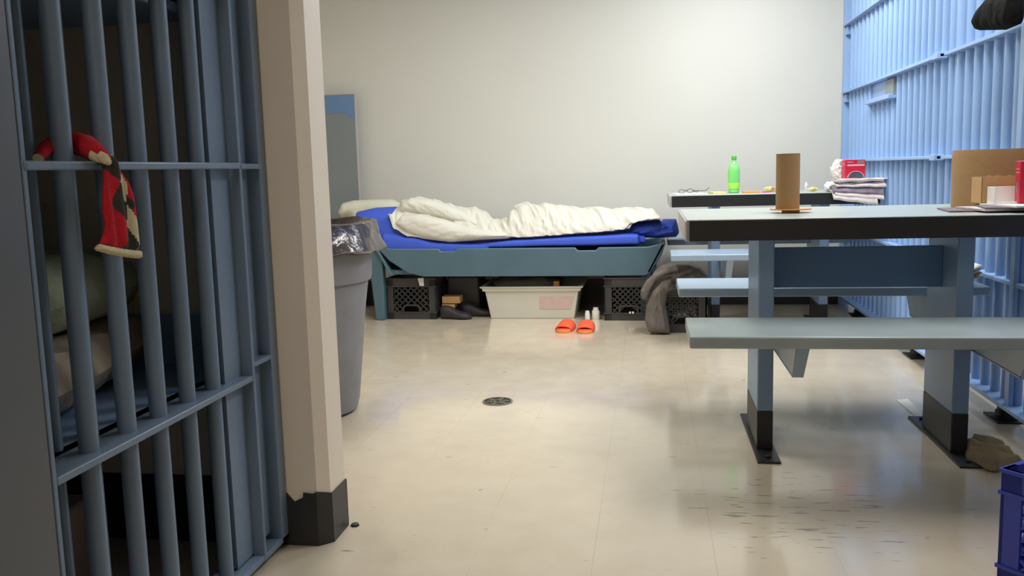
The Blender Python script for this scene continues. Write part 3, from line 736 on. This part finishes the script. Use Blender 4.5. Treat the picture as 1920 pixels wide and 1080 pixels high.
soft([(1222, 545), (1240, 525), (1260, 520), (1265, 540), (1252, 548), (1248, 570), (1254, 600), (1257, 628), (1238, 628), (1216, 622), (1209, 600), (1212, 572)], 4.93, .05, .005, .045,
     lambda a, b: .026*ridg((a*3, b*.6, 0), 7, 3)-.014, 'sleeve', jk, M_jacket)
soft([(1201, 545), (1212, 525), (1228, 512), (1250, 503), (1272, 499), (1274, 507), (1250, 514), (1230, 527), (1219, 545), (1214, 560), (1206, 562)], 4.92, .028, .004, .018,
     lambda a, b: .004*math.sin(a*90), 'collar_fold', jk, M_jacket)

# ================================================================== FLOOR BITS
dr = thing('floor_drain', 'round metal floor drain with a patterned grate in the tile floor', 'drain', (-.614, 3.437, 0))
obj('drain_well', lathe(nb(), [(.056, 0), (.056, .0015), (0, .0015)], (-.614, 3.437), 40), M_hole, dr)
bm = nb()
def annulus(r0, r1, z0, z1_): lathe(bm, [(r0, z0), (r1, z0), (r1, z1_), (r0, z1_), (r0, z0)], (-.614, 3.437), 48, cap=False)
annulus(.054, .061, .0, .004); annulus(.010, .018, .001, .0035)
for k in range(6):
    a = k*math.pi/3+.3; c_, s_ = math.cos(a), math.sin(a)
    T = Matrix.Translation((-.614, 3.437, 0)) @ Matrix.Rotation(a, 4, 'Z'); box(bm, .015, .056, -.004, .004, .0015, .0035, T=T)
for k in range(6):
    a = k*math.pi/3+.3+math.pi/6
    for rr_ in (.028, .040):
        for da in (-.28, 0, .28):
            cx_, cy2 = -.614+rr_*math.cos(a+da), 3.437+rr_*math.sin(a+da); lathe(bm, [(.0036, .0012), (.0036, .0033), (0, .0033)], (cx_, cy2), 6)
obj('grate', bm, M_steel, dr)
bm = nb(); pz_ = [at(u, v, Z=0) for u, v in [(1681, 751), (1702, 749), (1730, 778), (1728, 790), (1716, 781)]]
prism(bm, [(p.x, p.y, .001) for p in pz_], (0, 0, .002)); tag(obj('paper_sheet', bm, M_white), 'white sheet of paper lying on the floor by the right leg of the near table', 'paper')
bm = nb(); tp = [at(u, v, Z=.02) for u, v in [(1808, 832), (1826, 818), (1858, 822), (1880, 830), (1900, 850), (1921, 862), (1905, 869), (1888, 866), (1868, 876), (1850, 872), (1830, 861), (1812, 852)]]
puffy(bm, [(p.x, p.y) for p in tp], lambda a, b, h: Vector((a, b, .008+h)), .010, .0035, .018, lambda a, b: .011+.011*math.sin((a*.8+b)*75+3*N((a, b, 0), 9))+.008*N((a, b, 3), 22))
tag(obj('floor_rag', bm, M_towel), 'crumpled khaki rag on the floor beside the right table leg', 'rag')
# blue crate at the lower right
a_ = Vector((.735, 1.97, 0)); ux = Vector((.62, -.785, 0)).normalized(); uy = Vector((-ux.y, ux.x, 0))
cl = a_+ux*.14+uy*.14
crate('milk_crate', 'bright blue milk crate in the bottom right corner of the picture', M_bluecrate, (cl.x, cl.y, 0), math.atan2(ux.y, ux.x), .28, .28, .262)
# little black debris by the partition base
bm = nb(); lathe(bm, [(.012, .001), (.010, .006), (0, .008)], (-.778, 2.16), 7); tag(obj('debris', bm, M_dgrey), 'small dark crumb on the floor by the partition base', 'debris')

# ================================================================== THINGS ON THE NEAR TABLE
ZT = .7605
def ring_lathe(c, r, z0, z1_, wall=.004, seg=48):
    return lathe(nb(), [(r, z0), (r, z1_), (r-wall, z1_), (r-wall, z0), (r, z0)], c, seg, cap=False)
tt = thing('cardboard_tube', 'slim upright brown cardboard tube on the near table', 'tube', (.435, 2.99, ZT), 'cardboard tubes')
bm = nb(); lathe(bm, [(.037, ZT+.012), (.037, ZT+.188), (.034, ZT+.188), (.034, ZT+.02), (0, ZT+.02)], (.435, 2.99), 48); obj('tube_wall', bm, M_card, tt)
tag(obj('orange_disc', lathe(nb(), [(.028, ZT), (.028, ZT+.008), (.064, ZT+.009), (.066, ZT+.012), (0, ZT+.012)], (.445, 2.99), 48), [M_wax]), 'flat orange disc under the slim cardboard tube', 'disc')
bx = (1.098, 3.12)
tag(obj('cardboard_drum', lathe(nb(), [(.122, ZT), (.123, ZT+.17), (.121, ZT+.184), (.117, ZT+.184), (.117, ZT+.01), (0, ZT+.01)], bx, 64), M_card, origin=(bx[0], bx[1], ZT)), 'wide brown cardboard drum at the right end of the near table', 'drum')
# newspapers
def sheets(name, pts, yy_, n, th, base, label, mats, jit=.012, bend=0):
    t = None
    for k in range(n):
        pass
news = thing('newspaper_stack', 'flat newspapers under the red box on the near table', 'newspapers', (1.05, 2.95, ZT), 'piles of newspaper')
zz = ZT
for k, (x0, x1, y0, y1, h_, m_) in enumerate([(.885, 1.18, 2.80, 3.0, .005, M_newsd), (.94, 1.19, 2.76, 2.96, .006, M_news), (.97, 1.195, 2.73, 2.95, .005, M_newsd), (1.0, 1.20, 2.72, 2.92, .006, M_white)]):
    T = Matrix.Translation((0, 0, 0)); bm = nb(); cx_, cy2 = (x0+x1)/2, (y0+y1)/2
    T = Matrix.Translation((cx_, cy2, zz)) @ Matrix.Rotation((-.12, .1, -.2, .15)[k], 4, 'Z')
    box(bm, -(x1-x0)/2, (x1-x0)/2, -(y1-y0)/2, (y1-y0)/2, 0, h_-.0006, T=T); obj('newspaper', bm, m_, news); zz += h_
# torn carton and white tray
def open_box(name, label, m, x0, x1, y0, y1, z0, z1_, t_=.003, rz=0, lean=0, ragged=False, group=None):
    bm = nb(); w_ = (x1-x0)/2; d_ = (y1-y0)/2; h_ = z1_-z0
    box(bm, -w_, w_, -d_, d_, 0, t_); box(bm, -w_, w_, d_-t_, d_, t_, h_); box(bm, -w_, -w_+t_, -d_, d_-t_, t_, h_); box(bm, w_-t_, w_, -d_, d_-t_, t_, h_)
    if ragged:
        top = [(-w_+2*w_*i/14, h_+.004+.003*random.uniform(-1, 1)) for i in range(15)]
        prism(bm, [(a, -d_, z) for a, z in [(w_, 0), (-w_, 0)][::-1]+top[::-1]], (0, t_, 0))
    else: box(bm, -w_, w_, -d_, -d_+t_, t_, h_*.12)
    T = Matrix.Translation(((x0+x1)/2, (y0+y1)/2, z0)) @ Matrix.Rotation(rz, 4, 'Z') @ Matrix.Rotation(lean, 4, 'X')
    bmesh.ops.transform(bm, matrix=T, verts=bm.verts)
    return tag(obj(name, bm, m), label, 'box', group)
open_box('torn_carton', 'light brown carton with a torn top edge beside the cardboard drum', M_card2, .985, 1.15, 2.90, 2.975, zz, zz+.078, rz=.05, ragged=True)
def white_tray():
    p = [at(u, v, Y=2.84) for u, v in [(1835, 386), (1841, 347), (1905, 350), (1905, 384)]]
    bm = nb(); yb = 2.86
    prism(bm, [(q.x, yb, q.z) for q in p], (0, .003, 0))
    a0, b0 = p[0], p[1]
    hexa(bm, [(a0.x, yb-.05, a0.z-.002), (a0.x+.0, yb, a0.z), (a0.x+.003, yb, a0.z), (a0.x+.003, yb-.05, a0.z-.002)], [(b0.x-.002, yb-.03, b0.z), (b0.x, yb, b0.z), (b0.x+.003, yb, b0.z), (b0.x+.001, yb-.03, b0.z)])
    hexa(bm, [(a0.x, yb-.05, a0.z-.003), (p[3].x, yb-.05, a0.z-.003), (p[3].x, yb, a0.z-.001), (a0.x, yb, a0.z-.001)], [(a0.x, yb-.05, a0.z), (p[3].x, yb-.05, a0.z), (p[3].x, yb, a0.z+.002), (a0.x, yb, a0.z+.002)])
    lathe(bm, [(0, 0), (.002, 0), (.002, .004), (0, .004)], (0, 0), 8)
    return bm
bm = nb(); 
open_box('white_tray', 'white open carton tray tipped in front of the torn carton', M_white, 1.0, 1.13, 2.83, 2.885, zz, zz+.05, rz=.03)
def red_carton(c, w_, d_, h_, rz, label, seed=0):
    t = thing('red_carton', label, 'box', c, 'red printed cartons'); WLOC[t] = Vector((0, 0, 0)); t.rotation_euler.z = rz
    obj('carton', B(-w_/2, w_/2, -d_/2, d_/2, 0, h_), M_red, t, .002)
    f = -d_/2-.0006; k = h_/.1; x_ = w_/.105
    obj('title_band', B(-.042*x_, .048*x_, f, f+.001, .066*k, .076*k), M_pink, t)
    obj('small_title', B(-.042*x_, -.01*x_, f, f+.001, .086*k, .090*k), M_pink, t)
    obj('grey_label', B(.01*x_, .046*x_, f, f+.001, .08*k, .096*k), M_grey, t)
    r_ = .040*x_
    arc = [(math.cos(math.pi*i/16)*r_, .003+math.sin(math.pi*i/16)*r_*.8) for i in range(17)]
    obj('arch_picture', prism(nb(), [(a+.004, f, z) for a, z in arc], (0, .001, 0)), M_darkp, t)
    bm = nb()
    for p, q in zip(arc, arc[1:]): prism(bm, [(p[0]+.004, f-.0004, p[1]), (p[0]*1.1+.004, f-.0004, p[1]*1.07), (q[0]*1.1+.004, f-.0004, q[1]*1.07), (q[0]+.004, f-.0004, q[1])], (0, .001, 0))
    obj('arch_outline', bm, M_pink, t)
    fx = -w_/2-.0006
    bm = nb(); box(bm, fx, fx+.001, -d_*.3, d_*.3, h_*.72, h_*.74); box(bm, fx, fx+.001, -d_*.3, d_*.3, h_*.80, h_*.82); obj('side_lines', bm, M_pink, t)
    bm = nb(); box(bm, fx, fx+.001, -d_*.15, d_*.15, h_*.25, h_*.5); obj('side_oval', bm, M_grey, t)
    return t
red_carton((1.122, 2.83, zz), .115, .05, .124, -.12, 'red printed carton at the right end of the near table')

# ================================================================== THINGS ON THE FAR TABLE
def fz(u, v, Y): return at(u, v, Y=Y)
bt = (.462, 5.2)
b = thing('drink_bottle', 'green plastic soda bottle on the far table', 'bottle', (bt[0], bt[1], ZT))
bm = nb(); lathe(bm, [(.026, ZT), (.031, ZT+.006), (.029, ZT+.03), (.033, ZT+.05), (.034, ZT+.12), (.031, ZT+.145), (.02, ZT+.168), (.0125, ZT+.178), (.0125, ZT+.186), (0, ZT+.186)], bt, 32)
obj('bottle_body', bm, M_green, b)
obj('cap', lathe(nb(), [(.014, ZT+.184), (.0145, ZT+.203), (.013, ZT+.206), (0, ZT+.206)], bt, 24), M_greencap, b)
obj('liquid_band', lathe(nb(), [(.0315, ZT+.022), (.0345, ZT+.048), (.0335, ZT+.055), (.0305, ZT+.03)], bt, 32, cap=False), mat('yellow_green', 'a8ea60', .2), b)
gl = thing('eyeglasses', 'folded wire eyeglasses on papers at the left end of the far table', 'glasses', (.2, 5.15, ZT))
def loop(c, rx, rz_, y): return [(c[0]+rx*math.cos(a), y, c[1]+rz_*math.sin(a)) for a in [2*math.pi*k/20 for k in range(20)]]
pA = fz(1278, 354, 5.1)
bm = nb(); tube(bm, loop((pA.x, ZT+.017), .016, .010, 5.10), .0017, 6, closed=True); tube(bm, loop((pA.x+.047, ZT+.019), .016, .011, 5.11), .0017, 6, closed=True); tube(bm, [(pA.x+.016, 5.1, ZT+.017), (pA.x+.024, 5.1, ZT+.024), (pA.x+.031, 5.11, ZT+.018)], .0017, 6)
obj('rims', bm, M_black, gl)
bm = nb(); tube(bm, [(pA.x+.063, 5.11, ZT+.02), (pA.x+.10, 5.13, ZT+.017), (pA.x+.135, 5.15, ZT+.018), (pA.x+.155, 5.16, ZT+.034)], .0017, 6); obj('temple', bm, M_black, gl)
bm = nb(); tube(bm, [(pA.x+.063, 5.11, ZT+.019), (pA.x+.085, 5.14, ZT+.010), (pA.x+.10, 5.2, ZT+.02)], .0017, 6); obj('temple', bm, M_black, gl)
def flat(name, label, cat, m, x0, x1, y0, y1, h_, rz=0, z=ZT, group=None):
    bm = nb(); T = Matrix.Translation(((x0+x1)/2, (y0+y1)/2, z)) @ Matrix.Rotation(rz, 4, 'Z'); box(bm, -(x1-x0)/2, (x1-x0)/2, -(y1-y0)/2, (y1-y0)/2, 0, h_, T=T)
    return tag(obj(name, bm, m), label, cat, group)
flat('paper_sheet', 'white paper under the eyeglasses on the far table', 'paper', M_white, .125, .30, 5.02, 5.25, .004, .1)
flat('yellow_packet', 'pale yellow packet just left of the green bottle', 'packet', M_yel, .33, .40, 5.1, 5.22, .009, .2)
flat('orange_packet', 'flat orange packet right of the green bottle', 'packet', M_or, .505, .60, 5.1, 5.2, .008, -.05)
flat('magenta_marker', 'small magenta object between the orange packet and the slim tube', 'marker', M_mag, .61, .655, 5.12, 5.135, .006, .1)
flat('yellow_carton', 'small mustard carton just left of the slim tube on the far table', 'box', M_card2, .675, .74, 5.15, 5.25, .026, 0)
def crumple(c, r, m, name, label, cat, sq=(1, 1, 1), seed=1, amp=.5):
    bm = nb(); bmesh.ops.create_icosphere(bm, subdivisions=4, radius=1)
    for v in bm.verts:
        n_ = v.co.normalized(); k = 1+amp*(ridg((n_.x+seed, n_.y, n_.z), 1.6, 4)-.6)*1.3
        v.co = Vector((n_.x*sq[0], n_.y*sq[1], n_.z*sq[2]))*r*k
    zm = min(v.co.z for v in bm.verts)
    bmesh.ops.translate(bm, vec=Vector(c)-Vector((0, 0, zm)), verts=bm.verts)
    return tag(obj(name, bm, m), label, cat)
pw = fz(1524, 356, 5.15); crumple((pw.x, 5.15, ZT), .020, M_yel, 'yellow_wrapper', 'crumpled yellow wrapper right of the slim tube', 'wrapper', (1.2, .8, .55), 3)
pw = fz(1513, 340, 5.2); crumple((pw.x, 5.22, ZT), .02, M_film, 'film_wrapper', 'upright clear wrapper right of the slim tube', 'wrapper', (.35, .4, 1.15), 5)
pw = fz(1445, 350, 5.25); crumple((pw.x+.0, 5.28, ZT), .022, M_yel, 'yellow_wrapper', 'pale yellow wrapper just left of the slim tube', 'wrapper', (1.5, .6, .6), 8)
# newspaper pile hanging over the front edge
TY = 5.264-TW/2
pile = thing('newspaper_stack', 'untidy newspaper pile overhanging the front edge of the far table', 'newspapers', (1.0, 5.0, ZT), 'piles of newspaper')
spec = [(1560, 1640, 378, .012, M_news, .25), (1561, 1650, 370, .009, M_news, .2), (1564, 1657, 364, .010, M_newsd, .12), (1566, 1657, 359, .009, M_news, .16), (1572, 1660, 354, .009, M_newsd, .1), (1574, 1663, 349, .010, M_news, .05), (1580, 1664, 345, .006, M_white, .03)]
zc = ZT
for k, (u0, u1, v_, h_, m_, rz) in enumerate(spec):
    a0 = fz(u0, v_, 4.9); a1 = fz(u1, v_, 4.9)
    bm = nb(); wv = a1.x-a0.x
    def nf(u, v, top, zc=zc, h_=h_, a0=a0, wv=wv, k=k):
        yy_ = 4.86+.012*k+.24*v; over = max(0, TY-yy_+.0)
        sag = over*(.55+.45*u)*(1.2 if k < 3 else .5)
        return Vector((a0.x+wv*u+.01*math.sin(k*2.3), yy_-.03*u*(1 if k < 4 else 0), zc+.001-sag+(h_-.0015 if top else 0)+.0015*math.sin(u*14+k*2)+.0015))
    Vt = grid(bm, 16, 8, lambda u, v: nf(u, v, True)); Vb = grid(bm, 16, 8, lambda u, v: nf(u, v, False))
    for i in range(15):
        bm.faces.new((Vt[i][0], Vt[i+1][0], Vb[i+1][0], Vb[i][0])); bm.faces.new((Vt[i][7], Vt[i+1][7], Vb[i+1][7], Vb[i][7]))
    for j in range(7):
        bm.faces.new((Vt[0][j], Vt[0][j+1], Vb[0][j+1], Vb[0][j])); bm.faces.new((Vt[15][j], Vt[15][j+1], Vb[15][j+1], Vb[15][j]))
    obj('newspaper', bm, m_, pile); zc += h_
a0 = fz(1602, 341, 5.03)
red_carton((a0.x, 5.06, zc+.003), .108, .05, .098, .16, 'red printed carton standing on the newspaper pile on the far table')
pw = fz(1573, 320, 5.1); crumple((pw.x, 5.12, zc-.005), .042, M_white, 'plastic_bag', 'crumpled white plastic bag left of the red carton on the newspapers', 'bag', (.9, .8, 1.25), 12)
pw = fz(1560, 352, 5.0); crumple((pw.x-.01, 5.0, ZT), .034, M_film, 'film_wrapper', 'crumpled clear film at the left edge of the newspaper pile', 'wrapper', (.9, .8, .75), 15)
# papers on the back bench of the near table, at the grille
nb_ = thing('folded_papers', 'curled pale papers on the back bench by the grille', 'papers', (1.12, 3.5, BZ))
for k in range(4):
    bm = nb()
    def cf(u, v, k=k): return Vector((1.02+.14*u, 3.36+.2*v, BZ+.006+k*.008+.035*u*u+.006*math.sin(u*5+k)))
    grid(bm, 12, 4, cf); o = obj('paper', bm, (M_white, M_card2, M_white, M_pink)[k] if k < 3 else M_white, nb_); s_ = o.modifiers.new('t', 'SOLIDIFY'); s_.thickness = .004

# black garment hanging at the top right on the grille
bp_ = [at(u, v, X=1.12) for u, v in [(1833, 57), (1831, 38), (1840, 14), (1856, -6), (1880, -14), (1908, -14), (1908, 20), (1905, 47), (1884, 56)]]
bm = nb(); puffy(bm, [(p.y, p.z) for p in bp_], lambda a, b, h: Vector((1.125-h, a, b)), .035, .006, .05, lambda a, b: .010*ridg((a*2, b*.8, 0), 7, 3)-.005)
tag(obj('black_garment', bm, M_blackcloth), 'black garment hung on the bars at the top right', 'garment')
for o in list(C.objects):
    if o.type == 'MESH' and o.parent is None and 'kind' not in o and 'label' not in o: print('UNTAGGED', o.name)
